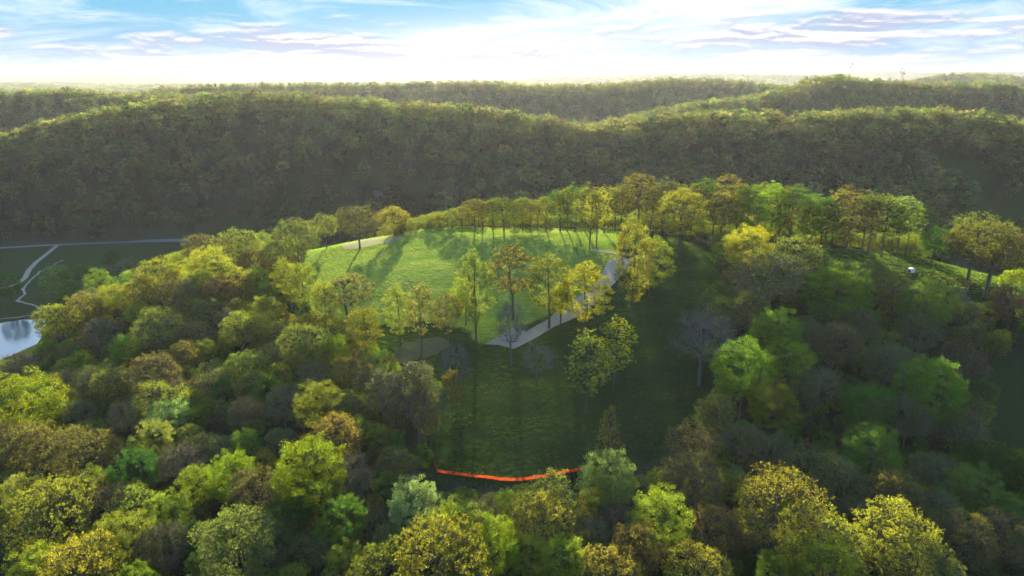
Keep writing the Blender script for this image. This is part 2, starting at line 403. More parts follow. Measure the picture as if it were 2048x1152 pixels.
class MB:
    def __init__(s): s.v = []; s.f = []
    def add(s, vs, fs):
        b = len(s.v); s.v += [tuple(p) for p in vs]; s.f += [tuple(i + b for i in q) for q in fs]
    def box(s, x0, x1, y0, y1, z0, z1):
        s.add([(x0,y0,z0),(x1,y0,z0),(x1,y1,z0),(x0,y1,z0),(x0,y0,z1),(x1,y0,z1),(x1,y1,z1),(x0,y1,z1)],
              [(0,3,2,1),(4,5,6,7),(0,1,5,4),(1,2,6,5),(2,3,7,6),(3,0,4,7)])
    def tube(s, p0, p1, r0, r1, n=6):
        p0, p1 = Vector(p0), Vector(p1); d = (p1 - p0).normalized()
        a = d.cross(Vector((0, 0, 1)) if abs(d.z) < .9 else Vector((1, 0, 0))).normalized(); b = d.cross(a)
        vs = [p0 + (a * math.cos(2*math.pi*k/n) + b * math.sin(2*math.pi*k/n)) * r0 for k in range(n)]
        vs += [p1 + (a * math.cos(2*math.pi*k/n) + b * math.sin(2*math.pi*k/n)) * r1 for k in range(n)]
        fs = [(k, (k+1) % n, n + (k+1) % n, n + k) for k in range(n)] + [tuple(range(n))[::-1], tuple(range(n, 2*n))]
        s.add(vs, fs)
    def build(s, name, m, parent=None, smooth=False):
        me = bpy.data.meshes.new(name); me.from_pydata(s.v, [], s.f); me.materials.append(m); me.update()
        if smooth: me.polygons.foreach_set('use_smooth', [True] * len(me.polygons))
        return link(name, me, parent)

# ------------------------------------------------------------------ ground
ny_, nx_ = GX.shape
GB = gz(GX, GY)
idx = np.arange(nx_ * ny_).reshape(ny_, nx_)
quads = np.stack([idx[:-1, :-1], idx[:-1, 1:], idx[1:, 1:], idx[1:, :-1]], -1).reshape(-1, 4)
def soft(mask):
    a = mask.astype(float)
    for _ in range(1):
        b = a.copy(); b[1:-1, 1:-1] = (a[1:-1, 1:-1] * 4 + a[:-2, 1:-1] + a[2:, 1:-1] + a[1:-1, :-2] + a[1:-1, 2:]) / 8; a = b
    return a
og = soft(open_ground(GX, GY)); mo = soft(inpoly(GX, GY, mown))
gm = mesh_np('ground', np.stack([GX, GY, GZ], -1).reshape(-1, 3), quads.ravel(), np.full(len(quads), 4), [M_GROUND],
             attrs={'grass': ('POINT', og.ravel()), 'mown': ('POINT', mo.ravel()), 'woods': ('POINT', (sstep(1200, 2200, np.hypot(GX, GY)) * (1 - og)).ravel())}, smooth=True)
tag(link('ground', gm), kind='structure')

def drape(name, poly, m, off=0.10, step=2.0, flat=None, noise_edge=0.0):
    """a thin sheet inside a plan polygon that follows the ground"""
    P = []
    k = len(poly)
    for a in range(k):
        p, q = np.array(poly[a]), np.array(poly[(a + 1) % k]); L = np.hypot(*(q - p)); c = max(1, int(L / step))
        for j in range(c): P.append(p + (q - p) * j / c)
    P = np.array(P)
    if noise_edge:
        P = P + np.stack([fbm(P[:, 0], P[:, 1], 4, 2, 5), fbm(P[:, 0], P[:, 1], 4, 2, 6)], 1) * noise_edge
    edges = [(i, (i + 1) % len(P)) for i in range(len(P))]
    mn, mx = P.min(0), P.max(0)
    xs, ys = np.meshgrid(np.arange(mn[0], mx[0], step), np.arange(mn[1], mx[1], step))
    ins = inpoly(xs, ys, [tuple(p) for p in P]); I = np.stack([xs[ins], ys[ins]], 1)
    allp = np.concatenate([P, I]) if len(I) else P
    vo, eo, fo, *_ = delaunay_2d_cdt([Vector(p) for p in allp.tolist()], edges, [tuple(range(len(P)))], 1, 1e-4)
    V = np.array([(p.x, p.y) for p in vo])
    Z = gz(V[:, 0], V[:, 1]) + off if flat is None else np.full(len(V), flat)
    me = bpy.data.meshes.new(name); me.from_pydata(np.column_stack([V, Z]).tolist(), [], [tuple(f) for f in fo]); me.materials.append(m); me.update()
    return link(name, me)
def strip_poly(cl, wd):
    """plan outline of a strip round a centre line; wd a width or a list"""
    cl = [np.array(p) for p in cl]; L, Rr = [], []
    for i, p in enumerate(cl):
        a = cl[max(i - 1, 0)]; b = cl[min(i + 1, len(cl) - 1)]; d = (b - a) / (np.hypot(*(b - a)) + 1e-9)
        nn = np.array([-d[1], d[0]]); ww = (wd[i] if isinstance(wd, (list, tuple)) else wd) / 2
        L.append(tuple(p + nn * ww)); Rr.append(tuple(p - nn * ww))
    return L + Rr[::-1]

# valley road, drive and creek (valley floor about 131 m below the camera)
def W(pp): return [wpix(a, b) for a, b in pp]
road_cl = [np.array([-900., 0]) , ] 
road_cl = [np.array(at_h(a, b, 131)) for a, b in [(-700,515),(-300,505),(0,496),(90,491),(180,487),(270,484),(370,482),(400,481)]]
tag(drape('road', strip_poly(road_cl, 6.0), M_ROAD, 0.15, 2.5), kind='structure')
drive_cl = [np.array(at_h(a, b, 131)) for a, b in [(118,489),(108,496),(95,507),(72,525),(58,540),(50,556),(38,566),(20,573),(0,577),(-60,583)]]
tag(drape('driveway', strip_poly(drive_cl, 3.4), M_GRAVEL, 0.12, 2.0), kind='structure')
creek_cl = [np.array(at_h(a, b, 131)) for a, b in [(125,520),(100,535),(80,543),(62,560),(45,578),(52,588),(33,601),(50,606),(72,612),(84,620),(72,630),(40,634),(0,638),(-60,642)]]
tag(drape('creek_bed', strip_poly(creek_cl, [1.0,1.0,1.2,1.2,1.6,1.3,1.9,1.6,1.4,1.6,1.3,1.2,1.0,1.0]), M_STONE, 0.10, 1.5, noise_edge=0.5), kind='structure')
tag(drape('pond_water', pond_poly, M_WATER, flat=18.75), kind='structure')
# gravel track and pads on the hill
track = wpoly([(968,690),(1034,652),(1052,664),(1095,638),(1130,612),(1165,590),(1196,560),(1218,522),(1240,512),(1264,520),(1236,560),(1192,602),(1160,632),(1110,654),(1060,682),(1028,698),(1000,690)])
tag(drape('gravel_track', track, M_GRAVEL, 0.10, 1.5, noise_edge=0.35), kind='structure')
tag(drape('footpath', strip_poly(W([(1178,501),(1205,503),(1235,507),(1262,511)]) , 2.2), M_GRAVEL, 0.16, 1.5, noise_edge=0.3), kind='structure')
tag(drape('gravel_spur', strip_poly(W([(1268,512),(1290,515),(1312,520),(1322,524)]), 2.2), M_GRAVEL, 0.10, 1.5, noise_edge=0.3), kind='structure')
tag(drape('gravel_pad', wpoly([(678,492),(700,484),(745,477),(800,473),(812,475),(790,483),(750,490),(715,497),(690,498)]), M_GRAVEL, 0.10, 1.5, noise_edge=0.5), kind='structure')
tag(drape('bare_earth', wpoly([(790,700),(820,685),(870,672),(905,685),(880,705),(840,722),(800,730),(775,718)]), M_DIRT, 0.06, 1.5, noise_edge=1.0), kind='structure')
tag(drape('dirt_bank', wpoly([(1905,575),(1925,572),(1945,600),(1965,640),(1960,670),(1935,640),(1915,610)]), M_DIRT, 0.08, 1.5, noise_edge=0.8), kind='structure')

# ------------------------------------------------------------------ trees
def tubes(segs, sides):
    """segs: array (n,8) x0 y0 z0 r0 x1 y1 z1 r1 -> verts, quads"""
    s = np.asarray(segs, float); p0, r0, p1, r1 = s[:, :3], s[:, 3], s[:, 4:7], s[:, 7]
    d = p1 - p0; d /= (np.linalg.norm(d, axis=1, keepdims=True) + 1e-9)
    ref = np.where(np.abs(d[:, 2:3]) < .9, np.array([[0, 0, 1.]]), np.array([[1., 0, 0]]))
    a = np.cross(d, ref); a /= np.linalg.norm(a, axis=1, keepdims=True); b = np.cross(d, a)
    an = np.arange(sides) * 2 * math.pi / sides
    ring = a[:, None] * np.cos(an)[None, :, None] + b[:, None] * np.sin(an)[None, :, None]
    v = np.concatenate([p0[:, None] + ring * r0[:, None, None], p1[:, None] + ring * r1[:, None, None]], 1).reshape(-1, 3)
    base = (np.arange(len(s)) * sides * 2)[:, None, None]
    k = np.arange(sides); q = np.stack([k, (k + 1) % sides, (k + 1) % sides + sides, k + sides], -1)[None] + base
    return v, q.reshape(-1, 4)

def tree_mesh(name, seed, H, Rc, cb, nodes=160, leaves=9000, ls=0.28, clump=0.95, twigs=0, shape='round', lobes=6, bark=None, ptop=0.5, trunk_r=None, low=0.0, sides=5):
    """returns (trunk mesh, crown mesh): crown envelope filled with branch nodes joined into a tree, leaves in clumps round the tips"""
    g = np.random.default_rng(seed); bark = bark or M_BARK
    zc0 = H * cb; zr = (H - zc0) / 2; zc = zc0 + zr
    # lobed envelope
    la = g.normal(size=(lobes, 3)); la[:, 2] = np.abs(la[:, 2]) * 0.8; la /= np.linalg.norm(la, axis=1, keepdims=True); lw = g.uniform(.1, .34, lobes)
    def env(dirs):
        r = np.full(len(dirs), 0.78)
        for a, w_ in zip(la, lw): r = r + w_ * np.clip((dirs @ a - 0.55) / 0.45, 0, 1) ** 1.3
        r = r * (1 + 0.10 * np.sin(dirs[:, 0] * 7 + seed) * np.sin(dirs[:, 1] * 6 + 2 * seed) )
        return np.minimum(r, 1.12)
    k = nodes
    d = g.normal(size=(k * 3, 3)); d /= np.linalg.norm(d, axis=1, keepdims=True)
    d = d[(d[:, 2] > -0.55) | (g.random(len(d)) < 0.3)][:k]; k = len(d)
    rr = g.uniform(0.45, 1, k) ** ptop * 1.0
    outer = rr > 0.6
    p = d * (env(d) * rr)[:, None]
    if shape == 'cone':
        p[:, 2] = g.uniform(-1, 1, k); w_ = (1 - (p[:, 2] + 1) / 2) ** 0.8 * 0.95 + 0.05
        ang = g.uniform(0, 6.28, k); q = g.uniform(.5, 1, k) * w_; p[:, 0] = np.cos(ang) * q; p[:, 1] = np.sin(ang) * q
        outer[:] = True
    if shape == 'column':
        p[:, 2] = np.sign(p[:, 2]) * np.abs(p[:, 2]) ** 0.8; p[:, :2] *= (1 - 0.22 * p[:, 2:3]) * np.where(p[:, 2:3] < -.4, 0.75, 1)
    if shape == 'umbrella': p[:, 2] = np.where(p[:, 2] < 0, p[:, 2] * 0.55, p[:, 2])
    P = np.column_stack([p[:, 0] * Rc, p[:, 1] * Rc, zc + p[:, 2] * zr])
    # trunk line
    tr = trunk_r or (0.012 * H + 0.07)
    nt = 9; tt = np.linspace(0, 1, nt); lean = g.normal(0, 0.02 * H, 2)
    top_f = 0.93 if shape in ('cone', 'column') else 0.62 + 0.15 * cb
    T = np.column_stack([lean[0] * tt ** 2 + g.normal(0, .008 * H, nt) * tt, lean[1] * tt ** 2 + g.normal(0, .008 * H, nt) * tt, tt * H * top_f])
    T[0, 2] = -0.8
    nd = [tuple(t) for t in T]; par = [-1] + list(range(nt - 1)); dist = [0.0]
    for i in range(1, nt): dist.append(dist[-1] + float(np.linalg.norm(T[i] - T[i - 1])))
    order = np.argsort(np.linalg.norm((P - np.array([0, 0, zc0])) / np.array([Rc, Rc, zr * 2]), axis=1))
    ND = np.zeros((nt + k * 2, 3)); ND[:nt] = T; DS = np.zeros(nt + k * 2); DS[:nt] = dist; cnt = nt
    ok0 = T[:, 2] > zc0 * 0.8
    tips = []
    for i in order:
        q = P[i]; dd = np.linalg.norm(ND[:cnt] - q, axis=1)
        cost = dd + 0.35 * DS[:cnt] + np.where(ND[:cnt, 2] > q[2] + 0.15 * dd, 4.0, 0)
        cost[:nt] += np.where(ok0, 0, 1e3)
        j = int(np.argmin(cost)); a = ND[j]
        mid = (a + q) / 2 + g.normal(0, 0.06, 3) * dd[j] + np.array([0, 0, 0.07 * dd[j]])
        ND[cnt] = mid; par.append(j); DS[cnt] = DS[j] + dd[j] / 2
        ND[cnt + 1] = q; par.append(cnt); DS[cnt + 1] = DS[cnt] + dd[j] / 2
        tips.append(cnt + 1); cnt += 2
    load = np.zeros(cnt); load[tips] = 1
    for i in range(cnt - 1, 0, -1): load[par[i]] += load[i]
    tot = load[1]
    rad = np.maximum(0.028, tr * (load / tot) ** 0.48)
    rad[:nt] = np.maximum(rad[:nt], tr * np.linspace(1.0, 0.35, nt)); rad[0] = tr * 1.35
    segs = np.array([np.concatenate([ND[par[i]], [min(rad[par[i]], rad[i] * 1.6)], ND[i], [rad[i]]]) for i in range(1, cnt)])
    big = np.array([load[i] / tot > 0.06 or i < nt for i in range(1, cnt)])
    v, q = tubes(segs[big], 7 if sides > 4 else 4)
    trunk = mesh_np(name + '_trunk', v, q.ravel(), np.full(len(q), 4), [bark], smooth=True)
    # crown: fine branches, twigs, leaves
    V, Fq, MI, VA = [], [], [], []
    def add(v, q, mi, va):
        b = sum(len(x) for x in V); V.append(v); Fq.append(q + b); MI.append(np.full(len(q), mi)); VA.append(va)
    small = segs[~big]
    if len(small):
        v, q = tubes(small, 3); add(v, q, 1, np.zeros(len(v)))
    tp = ND[tips]; out_d = tp - np.array([0, 0, zc0 + zr * 0.4]); out_d /= np.linalg.norm(out_d, axis=1, keepdims=True)
    if twigs:
        ti = g.integers(0, len(tp), twigs); dr = out_d[ti] + g.normal(0, .65, (twigs, 3)); dr /= np.linalg.norm(dr, axis=1, keepdims=True)
        st = tp[ti] + g.normal(0, .12, (twigs, 3)); en = st + dr * (g.uniform(.7, 1.9, twigs) * clump)[:, None]; en[:, 2] += .15
        sg = np.column_stack([st, np.full(twigs, .030), en, np.full(twigs, .012)])
        v, q = tubes(sg, 3); add(v, q, 1, np.zeros(len(v)))
        lc, lo_d = en, dr; cs = 0.36 * clump
    else:
        lc, lo_d = tp[outer[order]] if outer.any() else tp, out_d[outer[order]] if outer.any() else out_d; cs = clump
    cvar = g.uniform(0, 1, len(lc)); csz = g.uniform(0.65, 1.25, len(lc))
    m = leaves
    if m:
        ci = g.integers(0, len(lc), m)
        off = g.normal(size=(m, 3)); off /= np.linalg.norm(off, axis=1, keepdims=True)
        off *= (g.uniform(0.15, 1.0, m) ** 0.45)[:, None]
        off[:, 2] = np.where(off[:, 2] < 0, off[:, 2] * 0.6, off[:, 2])
        c = lc[ci] + off * (cs * csz[ci])[:, None] + lo_d[ci] * 0.25 * cs
        nrm = off * 0.9 + lo_d[ci] * 0.5 + g.normal(0, .75, (m, 3)); nrm[:, 2] += 0.35
        nrm /= np.linalg.norm(nrm, axis=1, keepdims=True)
        ref = g.normal(size=(m, 3)); a = np.cross(nrm, ref); a /= np.linalg.norm(a, axis=1, keepdims=True); b = np.cross(nrm, a)
        s1 = (ls * g.uniform(.6, 1.35, m))[:, None]; s2 = s1 * g.uniform(.45, .8, (m, 1))
        v = np.stack([c + a * s1 * .6, c + b * s2 * .6, c - a * s1 * .6, c - b * s2 * .6], 1).reshape(-1, 3)
        q = np.arange(m * 4).reshape(-1, 4)
        va = np.clip(cvar[ci] * 0.55 + g.uniform(0, .45, m), 0, 1)
        add(v, q, 0, np.repeat(va, 4))
    V = np.concatenate(V); Fq = np.concatenate(Fq); MI = np.concatenate(MI); VA = np.concatenate(VA)
    crown = mesh_np(name + '_crown', V, Fq.ravel(), np.full(len(Fq), 4), [M_LEAF, bark], MI, {'vary': ('POINT', VA)})
    return trunk, crown

VAR = {}
def var(key, H, Rc, **kw):
    s = sum(ord(c) * (i + 3) for i, c in enumerate(key)) * 7 + 1
    VAR[key] = (H, Rc) + tree_mesh(key, s, H, Rc, **kw)
for i in range(4): var(f'round{i}', 20, 6.5, cb=.16, nodes=270 + 20 * i, leaves=27000, ls=.185, clump=.92, lobes=6 + i)
for i in range(3): var(f'spread{i}', 17, 7.5, cb=.20, nodes=260, leaves=24000, ls=.17, clump=.85, lobes=9, twigs=2800)
for i in range(3): var(f'open{i}', 19, 6.2, cb=.24, nodes=160, leaves=14500, ls=.155, clump=.95, lobes=8, twigs=2600)      # half-leafed
for i in range(2): var(f'tall{i}', 24, 4.8, cb=.16, nodes=180, leaves=12500, ls=.25, clump=1.0, shape='column', lobes=7, trunk_r=.26)
for i in range(4): var(f'slim{i}', 23, 3.9, cb=.22 + .05 * i, nodes=100, leaves=6200, ls=.26, clump=.95, shape='column', lobes=7, twigs=500, trunk_r=.2)
for i in range(3): var(f'bare{i}', 18, 5.6, cb=.24, nodes=190, leaves=5600, ls=.14, clump=1.0, twigs=2000, lobes=7, bark=M_TWIG)
var('snag0', 18, 4.6, cb=.25, nodes=120, leaves=0, clump=1.3, twigs=900, lobes=7, bark=M_BARKP)
var('cone0', 16, 3.6, cb=.06, nodes=170, leaves=5200, ls=.22, clump=.75, shape='cone', twigs=900)
for i in range(2): var(f'low{i}', 8.5, 4.2, cb=.06, nodes=90, leaves=7500, ls=.22, clump=.85, lobes=5)
var('umb0', 21, 11.0, cb=.24, nodes=360, leaves=21000, ls=.22, clump=.85, lobes=10, twigs=2600, shape='umbrella', trunk_r=.5)
var('umb1', 19, 9.0, cb=.20, nodes=300, leaves=17000, ls=.22, clump=.9, lobes=6, twigs=2000, shape='umbrella', trunk_r=.4)
for i in range(5): var(f'far{i}', 18, 6.3, cb=.22, nodes=44, leaves=720, ls=.85, clump=1.5, lobes=6, sides=3)
for i in range(2): var(f'farbare{i}', 18, 5.8, cb=.25, nodes=45, leaves=560, ls=.6, clump=1.6, lobes=6, sides=3, bark=M_TWIG)
var('farcone0', 18, 4.0, cb=.12, nodes=40, leaves=600, ls=.9, clump=1.2, shape='cone', sides=3)

TINT = {'Y': (.225, .205, .026), 'L': (.175, .210, .024), 'G': (.090, .145, .026), 'D': (.045, .100, .024), 'O': (.150, .122, .032),
        'K': (.150, .165, .030), 'B': (.105, .098, .058), 'W': (.175, .225, .095), 'R': (.170, .080, .030)}
CNAME = {'Y': 'golden yellow', 'L': 'bright lime green', 'G': 'mid green', 'D': 'dark green', 'O': 'brownish orange', 'K': 'olive green', 'B': 'grey brown', 'W': 'pale whitish green', 'R': 'rusty red'}

FAM = {'r': ['round0','round1','round2','round3'], 's': ['spread0','spread1','spread2'], 'o': ['open0','open1','open2'], 't': ['tall0','tall1'],
       'n': ['slim0','slim1','slim2','slim3'], 'b': ['bare0','bare1','bare2'], 'x': ['snag0'], 'c': ['cone0'], 'l': ['low0','low1'], 'u': ['umb0', 'umb1']}
# trees read off the photograph by their crowns: px, py of the top, width in px, family, colour
crowns = """
20,745,150,r,L 95,792,66,r,L 55,862,120,s,O 150,868,130,s,O 208,872,70,o,O 299,848,88,r,K 330,800,75,r,W 390,814,50,r,G 442,757,46,t,D 487,862,64,r,G 305,766,92,o,K
262,908,100,r,D 350,895,95,b,B 432,876,64,b,B 523,903,52,r,Y 612,874,150,r,L 452,913,100,r,L 384,940,82,r,L 590,933,100,r,L 508,952,104,o,O 690,930,112,b,B
635,762,104,r,K 668,842,120,s,O 750,848,50,t,L 792,905,84,o,O 772,952,64,t,G 822,966,112,r,W 682,1002,104,r,G 573,1006,90,r,D 172,936,92,r,L 140,962,120,s,K
262,988,110,s,L 322,990,84,r,L 72,990,165,s,Y 218,976,118,b,R 30,958,100,r,K 232,1032,112,r,L 370,1050,72,r,D 428,1044,64,o,O 455,1046,176,s,K 160,1072,70,r,L
52,1104,120,r,L 135,1100,160,s,Y 262,1134,86,r,L 310,1062,104,b,B 622,1074,76,o,K 682,1092,84,r,L 872,1074,205,s,Y 985,1040,112,r,L 912,1012,128,r,L 765,1108,140,s,K
1085,1002,132,s,Y 1132,1078,96,r,L 1062,1070,90,r,L 1108,966,116,o,K 1224,906,120,r,W 1190,978,84,l,Y 1328,988,126,r,L 1398,918,118,o,O 1468,946,64,r,Y 1350,956,62,o,O
1288,960,56,o,K 1438,1028,112,s,O 1278,1070,124,s,O 1228,1110,124,s,Y 1402,1106,124,s,Y 1575,954,168,o,Y 1398,852,100,o,O 1650,1042,172,s,Y 1672,1084,132,r,L 1558,1116,92,r,L
1818,1030,172,s,Y 1792,950,112,o,O 1946,1036,122,o,O 2022,1042,104,o,O 1852,1098,150,s,K 1700,934,112,b,B 1758,860,124,r,G 1508,450,104,r,Y 1602,482,112,s,K 1556,502,142,b,B
1690,530,152,r,G 1568,620,104,r,G 1497,688,122,r,G 1588,682,92,r,L 1678,654,92,o,O 1556,764,104,r,K 1888,722,134,r,G 1790,690,104,b,G 1797,557,76,o,K 1868,562,104,r,G
1852,636,90,b,B 2040,578,84,o,R 1932,690,84,o,O 1748,770,106,r,D 1620,640,84,b,B 1640,740,100,b,B 1830,800,100,b,B 1930,820,96,b,B 1490,850,90,b,B 1440,800,80,o,K
1960,930,110,r,G 2030,900,90,r,D 1640,900,100,o,K 1560,880,90,b,K 1880,910,100,b,B 1500,590,80,o,K 1450,640,60,b,B 1720,620,90,b,B 2040,1000,90,r,G 1500,1020,80,b,B
1880,452,56,r,D 2036,540,62,l,L 2030,455,70,b,B
389,467,54,o,O 465,463,90,s,K 520,460,44,r,L 587,442,84,s,K 646,427,52,o,Y 413,495,98,r,Y 347,507,44,r,Y 312,522,92,s,Y 278,558,74,s,Y 215,567,64,r,Y 160,592,82,s,O
195,600,44,r,Y 100,618,84,s,Y 34,712,70,b,O 264,602,48,r,L 302,620,92,o,K 139,682,54,o,K 243,672,58,r,G 335,554,80,b,O 406,602,64,o,K 476,630,84,s,K
510,625,64,r,K 528,588,58,r,K 347,655,40,r,Y 361,690,66,s,O 222,740,80,s,K 295,713,92,o,O 486,710,82,s,K 559,727,54,r,L 497,748,68,s,K 600,660,104,s,K 667,672,64,r,L
695,713,72,o,O 60,757,70,r,G 430,560,80,s,O 380,560,74,b,B 450,620,56,b,B 380,640,70,b,B 190,640,70,b,B 180,740,72,b,B 120,740,70,b,K 420,740,74,b,B 560,780,80,b,B
620,720,74,b,B 480,800,70,b,O 540,690,66,b,K 250,800,80,b,B 150,800,70,b,G 690,790,70,b,B 745,735,64,b,B 500,500,64,s,O 545,485,66,s,K 430,500,60,o,O 470,540,70,s,Y
560,540,50,o,K 372,600,56,s,K 340,760,66,b,B 720,790,58,o,K 640,900,90,b,B 790,800,60,o,K 400,870,70,b,K 560,860,60,b,G 20,850,100,o,O 1180,1040,90,b,K 1540,1060,90,b,B
930,1090,90,r,K 1230,1010,80,b,B 550,1060,90,b,B 108,532,62,r,G 150,524,72,r,D 190,536,60,r,G 135,560,60,r,D 170,578,62,b,B 255,516,46,b,B 240,552,54,r,D 6,545,50,r,D 215,500,30,r,D 870,1000,70,b,B 740,1020,80,b,K 700,1070,70,b,B 1350,1050,80,b,B 1740,1010,90,b,B 1880,990,100,b,G 1480,940,80,b,G
"""
# trees whose foot shows: px, py of the foot, py of the top, width in px, family, colour
feet = """
1179,500,374,52,n,K 1193,496,382,44,n,Y 1120,463,384,46,n,G 1092,462,398,42,n,K 1060,461,402,42,n,O 1008,462,396,56,n,K 986,461,402,42,n,L 950,460,403,46,n,Y 925,459,412,34,o,Y
880,456,424,52,r,Y 852,456,432,36,o,Y 1150,464,371,46,n,G 1208,466,376,46,n,O 1242,466,373,48,n,K 1275,468,356,66,n,O 1322,470,362,60,n,B 1300,470,380,50,n,Y 1360,505,374,104,t,Y
1440,490,388,76,o,Y 1402,474,360,58,n,G 1448,474,358,54,n,O 1490,492,374,62,t,G 1538,492,364,62,t,L 1577,492,373,70,t,G 1620,494,386,62,t,G 1648,500,396,50,t,D 1690,506,380,72,n,O
1722,510,388,56,n,K 1762,514,394,60,n,L 1792,514,402,58,n,W 1826,512,404,62,t,G 1662,498,384,50,n,K 1600,490,400,50,n,Y 1510,480,372,50,n,K 1345,470,372,50,n,K 1735,512,400,50,n,B
1262,644,441,78,o,O 1300,600,470,70,o,K 952,682,505,74,o,K 932,650,556,54,r,Y 1026,640,494,76,b,O 1098,656,505,88,o,K 1168,668,530,92,o,Y 1121,650,566,44,o,Y 1022,731,604,62,x,B
695,646,550,96,o,K 801,692,572,58,t,K 843,720,577,52,b,O 898,702,598,54,b,O 735,722,612,68,o,K 915,795,690,60,x,B 1073,770,690,62,x,B 1172,824,668,70,n,K 1226,785,642,62,n,L 838,900,772,44,x,B 792,882,752,50,x,B 872,870,770,44,x,B 905,850,742,40,n,O
584,620,520,62,o,L 515,604,534,56,r,L 614,644,524,62,o,K 655,672,562,50,o,K 720,498,415,72,o,O 741,476,426,62,s,Y 790,472,418,64,s,Y 832,880,735,74,b,B 853,896,768,52,b,B
770,870,745,60,b,B 1970,592,452,150,u,O 1935,560,438,120,u,K 1215,950,822,66,c,O 1398,770,620,100,x,B 1230,462,380,46,n,Y 1045,461,400,36,n,K 1075,461,404,38,n,Y 1135,464,380,40,n,O
1170,465,385,40,n,Y 965,461,408,34,n,O 1028,461,406,36,n,L 905,458,420,34,o,K 1380,480,378,54,n,O 1425,480,372,50,n,K 1470,486,376,54,n,K 1555,492,380,54,n,O 1640,498,410,44,n,K 1780,514,412,44,n,G 1810,514,416,44,n,K
"""
placed = []      # x, y, r, H, variant, colour, px, py, hand
fam_i = {}; n_b = 0
def pick(f):
    fam_i[f] = fam_i.get(f, -1) + 1; return FAM[f][fam_i[f] % len(FAM[f])]
RATIO = {'r': 2.9, 's': 2.3, 'o': 2.7, 't': 3.6, 'n': 4, 'b': 2.4, 'l': 1.7, 'c': 4, 'u': 1.9, 'x': 3}
for tok in crowns.split():
    px, top, wd, f, c = tok.split(','); px, top, wd = float(px), float(top), float(wd)
    if c == 'B' and (px > 1350 or n_b % 2): c = 'KG'[n_b % 2] if px > 1350 and n_b % 3 else 'K'
    n_b += 1
    d = ray(px, top + wd * 0.10); ts = np.arange(50, 900, 0.5)
    rad = wd * ts / F / 2; H = np.clip(rad * RATIO[f], 9, 26)
    zg = gz(d[0] * ts, d[1] * ts) + H * 0.97
    b = (CAM_Z + d[2] * ts) <= zg
    if not b.any(): continue
    i = int(np.argmax(b)); t = ts[i]; r = rad[i]
    y = d[1] * t + r * 0.25
    placed.append([d[0] * t, y, r * 0.99, float(H[i]), pick(f), c, px, top + wd * .4, wd])
for tok in feet.split():
    px, fy, top, wd, f, c = tok.split(','); px, fy, top, wd = map(float, (px, fy, top, wd))
    p = wpix(px, fy)
    if p is None: continue
    z = gz1(*p); dep = p[1] * CP - (z - CAM_Z) * SP
    d = ray(px, top); t = p[1] / d[1]; H = CAM_Z + d[2] * t - z
    if f == 'o' and H / (wd * dep / F / 2) > 3.0: f = 't'
    if f == 'b' and H / (wd * dep / F / 2) > 2.9: f = 'n'
    if 820 < px < 1235 and fy < 468 and c in 'OB': c = 'Y'
    if 820 < px < 1235 and fy < 468 and c == 'K': c = 'L'
    placed.append([p[0], p[1], wd * dep / F / 2 * 1.05, H, pick(f), c, px, (top + fy) / 2, wd])
n_hand = len(placed)

# wild growth between them on the hill
PA = np.array([(p[0], p[1], p[2]) for p in placed])
cell = 5.4
cand = []
ys = np.arange(58, 470, cell)
for yy in ys:
    lim = 0.80 * yy + 45
    for xx in np.arange(-lim, lim, cell):
        cand.append((xx + R_.uniform(-2.4, 2.4), yy + R_.uniform(-2.4, 2.4)))
cand = np.array(cand)
opn = open_ground(cand[:, 0], cand[:, 1])
# what the photograph shows clear of branches: (px0, py0, px1, py1)
CLEAR = [(868, 925, 1152, 968), (1806, 522, 1842, 556), (1830, 522, 1950, 560), (885, 735, 1380, 925), (968, 560, 1200, 700), (0, 642, 62, 712)]
def blocks(x, y, z, r, H):
    for hh, rr in ((H, .35), (H * .75, 1.0), (H * .4, 1.0)):
        px, py, dep = proj(x, y, z + hh); w_ = r * rr * F / dep
        for a, b, c, d in CLEAR:
            if px + w_ > a and px - w_ < c and b - w_ * .3 < py < d + w_ * .6 and proj(x, y, z)[1] > b: return True
    return False
fill = []
acc = PA.copy()
zc_ = gz(cand[:, 0], cand[:, 1])
for (x, y), o, z in zip(cand, opn, zc_):
    if o: continue
    if z < 19.3 and y < 520 and x < -180 and y > 260: continue
    r = R_.uniform(2.4, 4.6)
    dd = np.hypot(acc[:, 0] - x, acc[:, 1] - y)
    k = R_.random()
    if (dd < 0.62 * (acc[:, 2] + r)).any():
        if k < 0.35 or (dd < 0.35 * acc[:, 2]).any(): continue
        r *= 0.7
    px, py, dep = proj(x, y, z + 6)
    H = min(r * R_.uniform(2.0, 2.8), 12.0)
    if -75 < x < 62 and 325 < y < 372: H = min(H, 7.0)
    if blocks(x, y, z, r, H):
        H = 4.5; r = min(r, 2.6)
        if blocks(x, y, z, r, H): continue
    # colours drift with place: duller to the right, olive and brown to the left
    if px > 1350 and py > 520: cs_ = 'KGGGDKKGLG'
    elif py > 950: cs_ = 'KKOBLGYGKL'
    elif px < 1000 and py < 700: cs_ = 'OKKYYKKGLY'
    else: cs_ = 'BKKOKGGKLL'
    f = R_.choice('orrrssool' if py > 560 else 'orrssnot')
    c = R_.choice(cs_)
    if c == 'D': c = 'G'
    fill.append([x, y, r, H, pick(f), c, px, py, r * 2 * F / max(dep, 1)])
    acc = np.vstack([acc, (x, y, r)])
# the largest of them in view are trees of their own, the rest goes into the wood as one mass
vis = [t for t in fill if 0 < t[6] < 2048 and 0 < t[7] < 1152]
vis.sort(key=lambda t: -t[8] * (0.5 + t[3] / 13))
n_extra = max(0, 300 - n_hand)
extra = vis[:n_extra]; ids = set(map(id, extra))
rest = [t for t in fill if id(t) not in ids]

